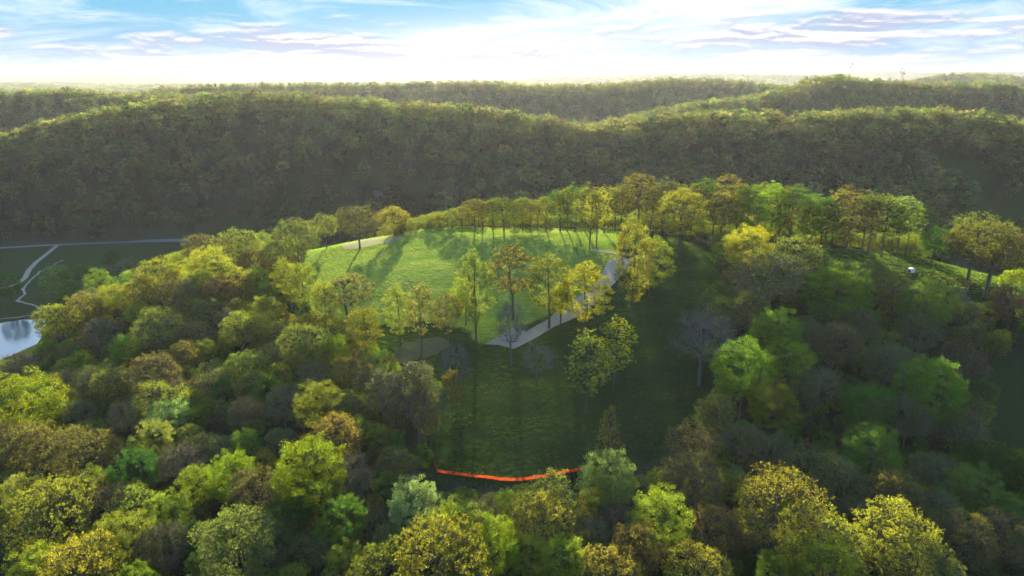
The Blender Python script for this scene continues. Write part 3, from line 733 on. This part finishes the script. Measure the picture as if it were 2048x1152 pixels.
# ---- labels
def region(px, py):
    if px > 1850 and py < 700: return 'by open ridge at far right'
    if py < 480 and px >= 1230: return 'in tall stand right of bright field'
    if py < 470 and 820 <= px < 1230: return 'along far edge of bright field'
    if py < 560 and 560 <= px < 830: return 'by grey pad left of bright field'
    if px < 275 and py < 590 and px + (py - 500) * 1.2 < 262: return 'in valley field above pond'
    if px < 480 and py < 640: return 'on left brow above valley road'
    if px < 260 and py < 800: return 'on slope beside pond'
    if 560 <= px < 960 and py < 760: return 'on grassy slope left of gravel track'
    if 960 <= px < 1240 and py < 700: return 'beside gravel track on slope'
    if 1000 <= px < 1320 and py < 860: return 'in shaded clearing below gravel track'
    if px >= 1240 and py < 640: return 'below tall stand right of track'
    if px >= 1650 and py < 860: return 'in shaded hollow at right'
    if px >= 1240 and py < 860: return 'on dark slope right of clearing'
    if px >= 1650 and py < 1010: return 'in shade low on the right'
    if px >= 1650: return 'in bottom right corner'
    if px >= 1280 and py < 1010: return 'just right of orange fence'
    if px >= 1280: return 'at bottom edge right of centre'
    if px >= 860 and py < 1010: return 'in front of orange fence'
    if px >= 860: return 'at bottom edge below orange fence'
    if px >= 560 and py < 860: return 'in wood left of clearing'
    if px >= 560 and py < 1000: return 'just left of orange fence'
    if px >= 560: return 'at bottom edge left of centre'
    if px >= 260 and py < 760: return 'in wood on left slope'
    if px >= 260 and py < 900: return 'midway down left side wood'
    if px >= 260 and py < 1020: return 'in lower left wood'
    if px >= 260: return 'at bottom edge towards left'
    if py < 930: return 'at left edge below pond'
    return 'in bottom left corner'
def form(v):
    k = v.rstrip('0123456789')
    return {'round': 'full round', 'spread': 'broad crowned', 'open': 'half-leafed', 'tall': 'tall leafy', 'slim': 'slender', 'bare': 'twiggy', 'snag': 'bare pale', 'cone': 'pointed', 'low': 'low bushy', 'umb': 'large spreading'}[k]
ORD = ['leftmost', 'second', 'third', 'fourth', 'fifth', 'sixth', 'seventh', 'eighth', 'ninth', 'tenth', 'eleventh', 'twelfth', 'thirteenth', 'fourteenth', 'fifteenth', 'sixteenth']
solo = placed + extra
keyed = {}
for t in solo: keyed.setdefault((form(t[4]), CNAME[t[5]], region(t[6], t[7])), []).append(t)
labels = {}
for (fo, cn, rg), ts in keyed.items():
    ts.sort(key=lambda t: t[6])
    if fo == 'bare pale': cn_ = 'leafless'
    else: cn_ = cn
    for i, t in enumerate(ts):
        if len(ts) == 1: labels[id(t)] = f'{fo} {cn_} tree {rg}'
        elif i == 0: labels[id(t)] = f'leftmost {fo} {cn_} tree {rg}'
        elif i == len(ts) - 1: labels[id(t)] = f'rightmost {fo} {cn_} tree {rg}'
        else: labels[id(t)] = f'{ORD[i]} from left, {fo} {cn_} tree {rg}'

def jit(c, g=R_):
    b = TINT[c]; k = g.uniform(.82, 1.2)
    return [b[0] * k * g.uniform(.88, 1.12), b[1] * k * g.uniform(.93, 1.07), b[2] * k * g.uniform(.7, 1.4)]
for t in solo:
    x, y, r, H, v, c = t[:6]
    H0, R0, tm, cm = VAR[v]
    e = link('tree', None, loc=(x, y, gz1(x, y) - 0.1)); e.empty_display_size = 1
    e.rotation_euler = (0, 0, R_.uniform(0, 6.28)); e.scale = (r / R0, r / R0, H / H0)
    tag(e, labels[id(t)], 'tree', 'trees on the wooded hill')
    link('trunk', tm, e)
    co = link('crown', cm, e); co['leaf_tint'] = jit(c)

# ---- instanced masses through geometry nodes (one object each)
def scatter(name, P, keys, vidx, rot, scl, tint, label=None, cat=None):
    me = bpy.data.meshes.new(name); nP = len(P)
    me.vertices.add(nP); me.vertices.foreach_set('co', np.asarray(P, np.float32).ravel())
    a = me.attributes.new('which', 'INT', 'POINT'); a.data.foreach_set('value', np.asarray(vidx, np.int32))
    a = me.attributes.new('turn', 'FLOAT_VECTOR', 'POINT'); a.data.foreach_set('vector', np.asarray(rot, np.float32).ravel())
    a = me.attributes.new('size', 'FLOAT_VECTOR', 'POINT'); a.data.foreach_set('vector', np.asarray(scl, np.float32).ravel())
    a = me.attributes.new('leaf_tint', 'FLOAT_VECTOR', 'POINT'); a.data.foreach_set('vector', np.asarray(tint, np.float32).ravel())
    o = link(name, me); tag(o, label, cat, kind='stuff')
    g = bpy.data.node_groups.new(name, 'GeometryNodeTree')
    g.interface.new_socket('Geometry', in_out='INPUT', socket_type='NodeSocketGeometry'); g.interface.new_socket('Geometry', in_out='OUTPUT', socket_type='NodeSocketGeometry')
    gi = g.nodes.new('NodeGroupInput'); go = g.nodes.new('NodeGroupOutput'); L = g.links
    def named(nm, ty):
        q = g.nodes.new('GeometryNodeInputNamedAttribute'); q.data_type = ty; q.inputs[0].default_value = nm; return q.outputs['Attribute']
    which, turn, size = named('which', 'INT'), named('turn', 'FLOAT_VECTOR'), named('size', 'FLOAT_VECTOR')
    join = g.nodes.new('GeometryNodeJoinGeometry')
    for i, meshes in enumerate(keys):
        if not (np.asarray(vidx) == i).any(): continue
        jj = g.nodes.new('GeometryNodeJoinGeometry')
        for m_ in meshes:
            so = SRC.get(m_.name)
            if so is None: so = SRC[m_.name] = bpy.data.objects.new(m_.name, m_)
            oi = g.nodes.new('GeometryNodeObjectInfo'); oi.inputs[0].default_value = so
            L.new(oi.outputs['Geometry'], jj.inputs[0])
        cmp_ = g.nodes.new('FunctionNodeCompare'); cmp_.data_type = 'INT'; cmp_.operation = 'EQUAL'
        ins = [s for s in cmp_.inputs if s.type == 'INT']; L.new(which, ins[0]); ins[1].default_value = i
        ip = g.nodes.new('GeometryNodeInstanceOnPoints')
        L.new(gi.outputs[0], ip.inputs['Points']); L.new(cmp_.outputs[0], ip.inputs['Selection']); L.new(jj.outputs[0], ip.inputs['Instance'])
        L.new(turn, ip.inputs['Rotation']); L.new(size, ip.inputs['Scale'])
        L.new(ip.outputs[0], join.inputs[0])
    L.new(join.outputs[0], go.inputs[0])
    md = o.modifiers.new('scatter', 'NODES'); md.node_group = g
    return o
SRC = {}
KEYS = list(VAR)
KI = {k: i for i, k in enumerate(KEYS)}
P, vi, ro, sc, ti = [], [], [], [], []
def put(x, y, z, v, r, H, tint):
    H0, R0 = VAR[v][:2]
    P.append((x, y, z)); vi.append(KI[v]); ro.append((0, 0, R_.uniform(0, 6.28))); sc.append((r / R0, r / R0, H / H0)); ti.append(tint)
for t in rest: put(t[0], t[1], gz1(t[0], t[1]) - .1, t[4], t[2], t[3], jit(t[5]))
# far hills
def rows(y0, y1, s0, s1):
    y = y0
    while y < y1:
        s = s0 + (s1 - s0) * (y - y0) / (y1 - y0)
        lim = 0.80 * y + 60
        m = int(2 * lim / s)
        yield y, s, -lim + (np.arange(m) + rng.uniform(-.45, .45, m)) * s, y + rng.uniform(-.45, .45, m) * s
        y += s
allx, ally, alls = [], [], []
for args in ((470, 1500, 7.6, 10.0), (1500, 3600, 11, 26), (3600, 6500, 30, 60)):
    for y, s, xs_, ys_ in rows(*args): allx.append(xs_); ally.append(ys_); alls.append(np.full(len(xs_), s))
ax, ay, as_ = map(np.concatenate, (allx, ally, alls))
azz = gz(ax, ay)
keep = (~open_ground(ax, ay) | (inpoly(ax, ay, meadow) & (fbm(ax, ay, 40, 2, 31) > .6))) & ~((azz < 19.6) & (ay < 560) & (ax < -225) & (ax > -900)) 
for cl_, wd_ in ((road_cl, 9),):
    for p, q in zip(cl_[:-1], cl_[1:]):
        dx, dy = q - p; t = np.clip(((ax - p[0]) * dx + (ay - p[1]) * dy) / (dx * dx + dy * dy), 0, 1)
        keep &= np.hypot(ax - p[0] - t * dx, ay - p[1] - t * dy) > wd_
# drop what the nearer ground hides completely (behind the ridges), seen from the camera and a little above
dd = ay
hid = np.zeros(len(ax), bool)
zt = azz + 24
for f in np.linspace(0.15, 0.98, 60):
    g_ = gz(ax * f, ay * f); line = CAM_Z + 15 * (1 - 0) + (zt - CAM_Z - 15) * f
    hid |= g_ > line
keep &= ~hid
ax, ay, as_, azz = ax[keep], ay[keep], as_[keep], azz[keep]
hp_ = W([(760, 372)])[0]
keep = np.hypot(ax - hp_[0], ay - hp_[1]) > 8; ax, ay, as_, azz = ax[keep], ay[keep], as_[keep], azz[keep]
for hx, hy in ((-9, -9), (-3, -11), (4, -10), (10, -8), (-13, -3), (13, -2), (0, -19), (8, -18), (-9, -18), (15, -13)):
    x_, y_ = hp_[0] + hx, hp_[1] + hy
    ax = np.append(ax, x_); ay = np.append(ay, y_); as_ = np.append(as_, 7.6); azz = np.append(azz, gz1(x_, y_))
tn = fbm(ax, ay, 60, 3, 77); tn2 = fbm(ax, ay, 160, 2, 90)
print('far trees', len(ax), 'hill solo', len(solo), 'hill rest', len(rest))
FK = ['far0', 'far1', 'far2', 'far3', 'far4', 'farbare0', 'farbare1', 'farcone0']
for x, y, z, s, a, b_ in zip(ax, ay, azz, as_, tn, tn2):
    u = R_.random() + a * 0.25
    c = 'B' if u < .22 else 'O' if u < .40 else 'K' if u < .66 else 'G' if u < .84 else 'Y' if u < .92 else 'D' if u < .97 else 'L'
    v = R_.choice(FK[5:7]) if c == 'B' or R_.random() < .15 else (R_.choice(FK[:5]) if R_.random() < .93 else 'farcone0')
    r = s * R_.uniform(.48, .86); H = R_.uniform(13, 21) if s < 12 else min(R_.uniform(13, 20) * (1 + (s - 12) / 40), 26)
    if s < 12: r = R_.choice((R_.uniform(3.6, 6.5), R_.uniform(5.5, 9.5)))
    q_ = [a_ * R_.uniform(.65, 1.45) for a_ in [jit(c)] for a_ in [1.0]]; k_ = q_[0]; q_ = [a_ * k_ for a_ in jit(c)]; g_ = .3 * q_[0] + .6 * q_[1] + .1 * q_[2]
    put(x, y, z - .4, v, r, H, [a_ * .56 + g_ * .27 for a_ in q_])  # tints darkened and greyed: the far slopes' cool shade put into the colour
# scattered trees on the valley floor and beside the far meadow
scatter('woodland', P, [(VAR[k][2], VAR[k][3]) for k in KEYS], vi, ro, sc, ti)

# grass tufts and weeds on the open ground
def tuft(name, seed, nb, h, r, wd):
    g = np.random.default_rng(seed); an = g.uniform(0, 6.28, nb); rr = r * np.sqrt(g.random(nb))
    c = np.column_stack([np.cos(an) * rr, np.sin(an) * rr, np.full(nb, -.03)]); a2 = g.uniform(0, 6.28, nb)
    a = np.column_stack([np.cos(a2), np.sin(a2), np.zeros(nb)]) * wd / 2
    tp = c + np.column_stack([g.normal(0, .35 * h, nb), g.normal(0, .35 * h, nb), g.uniform(.5, 1.1, nb) * h])
    v = np.stack([c - a, c + a, tp + a * .3, tp - a * .3], 1).reshape(-1, 3); q = np.arange(nb * 4).reshape(-1, 4)
    return mesh_np(name, v, q.ravel(), np.full(nb, 4), [M_LEAF], attrs={'vary': ('POINT', np.repeat(g.random(nb), 4))})
T1 = [tuft(f'tuft{i}', 60 + i, 46, .16, 1.0, .10) for i in range(3)]
T2 = [tuft(f'weed{i}', 80 + i, 60, .50, .65, .12) for i in range(3)]
T3 = [tuft(f'short_weed{i}', 90 + i, 54, .20, .9, .09) for i in range(3)]
weedy = [tuple(wpix(a_, b_)) for a_, b_ in [(868,800),(930,790),(1000,850),(1090,900),(1170,935),(1150,985),(1000,1000),(850,980),(845,860)]]
def grass(name, poly, sp, meshes, cols, szr, drop=None, seed=1):
    g = np.random.default_rng(seed); p = np.array(poly); mn, mx = p.min(0), p.max(0)
    xs, ys = np.meshgrid(np.arange(mn[0], mx[0], sp), np.arange(mn[1], mx[1], sp)); xs = xs.ravel() + g.uniform(-.5, .5, xs.size) * sp; ys = ys.ravel() + g.uniform(-.5, .5, ys.size) * sp
    k = inpoly(xs, ys, poly)
    if drop is not None: k &= drop(xs, ys)
    for pl in (track,): k &= ~inpoly(xs, ys, pl)
    xs, ys = xs[k], ys[k]; zs = gz(xs, ys); m = len(xs)
    cc = np.array([TINTG[c] for c in cols]); nz = np.clip(fbm(xs * .45, ys * 1.6, 9, 3, seed) * .55 + .5 + g.normal(0, .18, m), 0, .999)
    ci = (nz * len(cols)).astype(int)
    t = cc[ci] * g.uniform(.8, 1.2, (m, 1))
    s = g.uniform(*szr, m)
    scatter(name, np.column_stack([xs, ys, zs]), [(q,) for q in meshes], g.integers(0, len(meshes), m), np.column_stack([np.zeros(m), np.zeros(m), g.uniform(0, 6.28, m)]), np.column_stack([s, s, s]), t)
TINTG = {'a': (.095, .145, .022), 'b': (.128, .175, .034), 'c': (.170, .180, .062), 'd': (.034, .060, .016), 'e': (.060, .092, .022), 'f': (.100, .115, .035), 'g': (.12, .095, .05), 'h': (.022, .042, .013)}
grass('meadow_grass', mown, 1.15, T1, 'aabbbc', (.8, 1.3), seed=2)
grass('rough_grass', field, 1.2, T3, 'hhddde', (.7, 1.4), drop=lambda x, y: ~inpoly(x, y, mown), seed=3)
grass('tall_weeds', weedy, 0.95, T2, 'hhhdde', (.25, .7), drop=lambda x, y: fbm(x, y, 5, 2, 8) > -.1, seed=6)
grass('ridge_grass', ridge_f, 1.4, T1, 'eeabf', (.9, 1.6), seed=4)

# ------------------------------------------------------------------ orange safety fence at the foot of the clearing
fpx = [(862,893),(865,912),(870,932),(874,945),(905,949),(940,954),(975,958),(1010,962),(1040,962),(1070,958),(1100,953),(1130,947),(1160,941),(1185,937)]
fw = W(fpx)
fe = link('safety_fence', None, loc=(fw[3][0], fw[3][1], gz1(*fw[3])))
tag(fe, 'orange plastic mesh safety fence across the foot of the dark clearing', 'fence')
ox, oy, oz = fe.location
for i, p in enumerate(fw):
    b = MB(); z = gz1(*p); b.box(p[0]-ox-.05, p[0]-ox+.05, p[1]-oy+.02, p[1]-oy+.10, z-oz-.3, z-oz+1.5); b.build('post', M_WOOD, fe)
for i in range(len(fw) - 1):
    p, q = fw[i], fw[i + 1]; k = 10; vs, fs = [], []
    hh = 1.05 if i > 2 else 1.0
    for j in range(k + 1):
        u = j / k; x = p[0] + (q[0] - p[0]) * u; y = p[1] + (q[1] - p[1]) * u; z = gz1(x, y)
        sag = -.16 * math.sin(math.pi * u) + R_.uniform(-.05, .05); bow = -.12 * math.sin(math.pi * u)
        for m_ in range(4):
            vs.append((x - ox, y - oy + bow * m_ / 3 + R_.uniform(-.04, .04), z - oz + .06 + (hh + sag) * m_ / 3))
    for j in range(k):
        for m_ in range(3):
            a = j * 4 + m_; fs.append((a, a + 4, a + 5, a + 1))
    mb = MB(); mb.v = vs; mb.f = fs; o = mb.build('mesh_panel', M_NET, fe)
    sm = o.modifiers.new('thickness', 'SOLIDIFY'); sm.thickness = 0.012

# ------------------------------------------------------------------ white box shelter on the right-hand ridge
p = W([(1822, 546)])[0]; z = gz1(*p)
e = link('box_blind', None, loc=(p[0], p[1], z)); e.rotation_euler = (0, 0, math.radians(10))
e.scale = (.72, .72, .72); tag(e, 'small white sheeted box shelter with a dark open side on the right-hand ridge', 'shelter')
b = MB()
s_ = 1.25
prof = [(-1.25,.45),(-1.32,1.6),(-1.15,2.55),(-.8,2.85),(.7,2.8),(1.15,2.6),(1.3,2.2),(1.25,.4)]
vs = [(x, -1.1, zz) for x, zz in prof] + [(x * .97, 1.2, zz * .98) for x, zz in prof]; k = len(prof)
b.add(vs, [(i, (i + 1) % k, (i + 1) % k + k, i + k) for i in range(k)] + [tuple(range(k))[::-1], tuple(range(k, 2 * k))])
b.build('cover', M_WHITE, e)
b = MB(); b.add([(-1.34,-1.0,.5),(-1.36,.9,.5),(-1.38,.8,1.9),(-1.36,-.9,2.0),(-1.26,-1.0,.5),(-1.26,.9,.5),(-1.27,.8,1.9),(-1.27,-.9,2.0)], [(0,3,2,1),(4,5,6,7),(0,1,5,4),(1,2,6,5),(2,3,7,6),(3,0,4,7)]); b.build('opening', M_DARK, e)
for sx_ in (-1.05, 1.05):
    for sy_ in (-.9, .95):
        b = MB(); b.box(sx_-.06, sx_+.06, sy_-.06, sy_+.06, -.2, .5); b.build('leg', M_WOOD, e)

# ------------------------------------------------------------------ fallen pale logs below the spreading tree
def log(pa, pb, r, label, forks=()):
    a = W([pa])[0]; c = W([pb])[0]; za, zb = gz1(*a) + .35, gz1(*c) + .6
    o = link('fallen_log', None, loc=(a[0], a[1], za))
    tag(o, label, 'log')
    m = MB(); L = Vector((c[0] - a[0], c[1] - a[1], zb - za)); st = Vector((0, 0, 0)); K = 5
    ptsl = [L * (i / K) + Vector((R_.uniform(-.2, .2), R_.uniform(-.2, .2), R_.uniform(0, .35))) * (0 < i < K) for i in range(K + 1)]
    for i in range(K): m.tube(ptsl[i], ptsl[i + 1], r * (1 - .12 * i), r * (1 - .12 * (i + 1)), 7)
    m.build('stem', M_BARKP, o)
    for fr, dv in forks:
        m = MB(); s = L * fr; m.tube(s, s + Vector(dv) * .6, r * .5, r * .3, 6); m.tube(s + Vector(dv) * .6, s + Vector(dv) + Vector((.3, 0, .3)), r * .3, r * .1, 6); m.build('branch', M_BARKP, o)
log((1932,585),(1945,562),.20,'short pale fallen log with forked branches left of the spreading tree',[(.6,(2.5,0,1.5)),(.4,(-2,.5,1))])
log((1908,594),(1930,588),.16,'thin pale fallen log lying on the dark bank below the ridge field',[(.5,(-1.5,-1,.8))])
log((1882,608),(1910,598),.14,'lowest pale fallen log on the dark bank below the ridge',[(.7,(2,-2,.5)),(.3,(-1,0,1))])

# ------------------------------------------------------------------ far things: poles and wires, masts, house
def far_at(px, py, h=131): return np.array(at_h(px, py, h))
poles = []
for px, py, lb in ((178, 483, 'wooden utility pole beside the valley road nearest the drive junction'), (369, 479, 'wooden utility pole where the valley road meets the hill'), (10, 489, 'wooden utility pole beside the valley road at the left edge')):
    p = far_at(px, py); z = gz1(*p)
    e = link('utility_pole', None, loc=(p[0], p[1], z)); tag(e, lb, 'utility pole', 'utility poles along the valley road')
    m = MB(); m.tube((0,0,-.5), (0,0,10.5), .17, .11, 8); m.build('pole', M_WOOD, e)
    m = MB(); m.box(-.08,.08,-1.2,1.2,9.6,9.75); m.build('crossarm', M_WOOD, e)
    for q in (-1.0, 1.0):
        m = MB(); m.tube((0,q,9.75),(0,q,9.95),.06,.05,6); m.build('insulator', M_SIDING, e)
    if px == 369:
        m = MB(); m.tube((.25,0,8.2),(.25,0,9.1),.25,.25,10); m.build('transformer', M_SIDING, e)
    poles.append((p, z))
poles.sort(key=lambda q: q[0][0])
for i, qy in enumerate((-1.0, 1.0)):
    m = MB(); 
    for (a, za), (c, zb) in zip(poles[:-1], poles[1:]):
        prev = None
        for j in range(13):
            u = j / 12; pt = Vector((a[0] + (c[0] - a[0]) * u, a[1] + (c[1] - a[1]) * u + qy, za + (zb - za) * u + 9.95 - 1.6 * 4 * u * (1 - u)))
            if prev is not None: m.tube(prev, pt, .03, .03, 3)
            prev = pt
    o = m.build('power_line', M_STEEL); tag(o, ['nearer thin power line strung between the valley road poles', 'farther thin power line strung between the valley road poles'][i], 'power line')

def mast(px, pytop, yy, H, arms, label, guy=False):
    d = ray(px, pytop); t = yy / d[1]; x = d[0] * t; ztop = CAM_Z + d[2] * t; z0 = gz1(x, yy); H = ztop - z0
    e = link('radio_mast', None, loc=(x, yy, z0)); tag(e, label, 'radio mast')
    w0, w1 = (2.2, .8); m = MB()
    legs = [(math.cos(a), math.sin(a)) for a in (0.4, 2.5, 4.6)]
    for i, (cx, cy_) in enumerate(legs):
        lm = MB(); lm.tube((cx*w0, cy_*w0, -1), (cx*w1, cy_*w1, H), .09, .05, 5); lm.build('leg', M_STEEL, e)
    nb = int(H / 4)
    for k in range(nb):
        f0, f1 = k / nb, (k + 1) / nb; a = w0 + (w1 - w0) * f0; c = w0 + (w1 - w0) * f1
        for i in range(3):
            p0, p1 = legs[i], legs[(i + 1) % 3]
            m.tube((p0[0]*a, p0[1]*a, H*f0), (p1[0]*c, p1[1]*c, H*f1), .03, .03, 3); m.tube((p0[0]*c, p0[1]*c, H*f1), (p1[0]*c, p1[1]*c, H*f1), .03, .03, 3)
    o = m.build('lattice', M_STEEL, e); o['kind'] = 'stuff'
    for hz, ax_, rr in arms:
        am = MB(); am.tube((0, 0, H*hz), (ax_, 0, H*hz), .15, .15, 5); am.tube((ax_, 0, H*hz-1.4), (ax_, 0, H*hz+1.4), rr, rr, 8); am.build('antenna', M_STEEL, e)
mast(1704, 124, 1075, 0, [(.93,1.6,.7),(.80,-1.8,.8),(.66,3.6,.8),(.52,-1.5,.6)], 'lattice radio mast on the far right ridge, left one with stacked antennas')
mast(1806, 136, 1095, 0, [(.97,-1.6,.9),(.85,-2.6,.9)], 'short lattice mast on the far right ridge between two others')
mast(1811, 108, 1100, 0, [(.58,2.6,.8),(.50,3.2,.9)], 'tallest thin lattice mast on the far right ridge')

p = W([(760, 372)])[0]; z = gz1(*p) - 2
p = (p[0], p[1]); z = gz1(p[0], p[1] - 5) + 1.0
e = link('house', None, loc=(p[0], p[1], z)); e.scale = (.8, .8, .8)
house_at = p; e.rotation_euler = (0, 0, .3)
tag(e, 'pale house half hidden among trees low on the shaded far hillside', 'house')
m = MB(); m.box(-7, 7, -4.5, 4.5, -9, 5); m.build('wall', M_SIDING, e)
m = MB(); m.add([(-7.6,-5.2,5),(7.6,-5.2,5),(7.6,5.2,5),(-7.6,5.2,5),(-7.6,0,8),(7.6,0,8)], [(0,3,2,1),(0,1,5,4),(2,3,4,5),(1,2,5),(3,0,4)]); m.build('roof', M_ROOF, e)
for i in range(4):
    for zz in (.8, 3.8):
        wx = -5.2 + i * 3.4; m = MB(); m.box(wx-.6, wx+.6, -4.6, -4.46, zz, zz+1.5); wi = m.build('window', M_DARK, e)
m = MB(); m.box(-6.5, 6.5, -7.5, -4.6, -.2, .1); m.build('deck', M_WOOD, e)

# ------------------------------------------------------------------ air
hb = MB(); hb.box(-9500, 9500, -950, 14500, 10, 215)
hz = hb.build('haze', mat('haze', lambda t, out: (lambda v: t.l.new(v.outputs[0], out.inputs['Volume']))(t.new('ShaderNodeVolumePrincipled', i_Color=(0.72, 0.77, 0.92, 1), i_Density=0.000024, i_Anisotropy=0.44))))
tag(hz, kind='stuff')
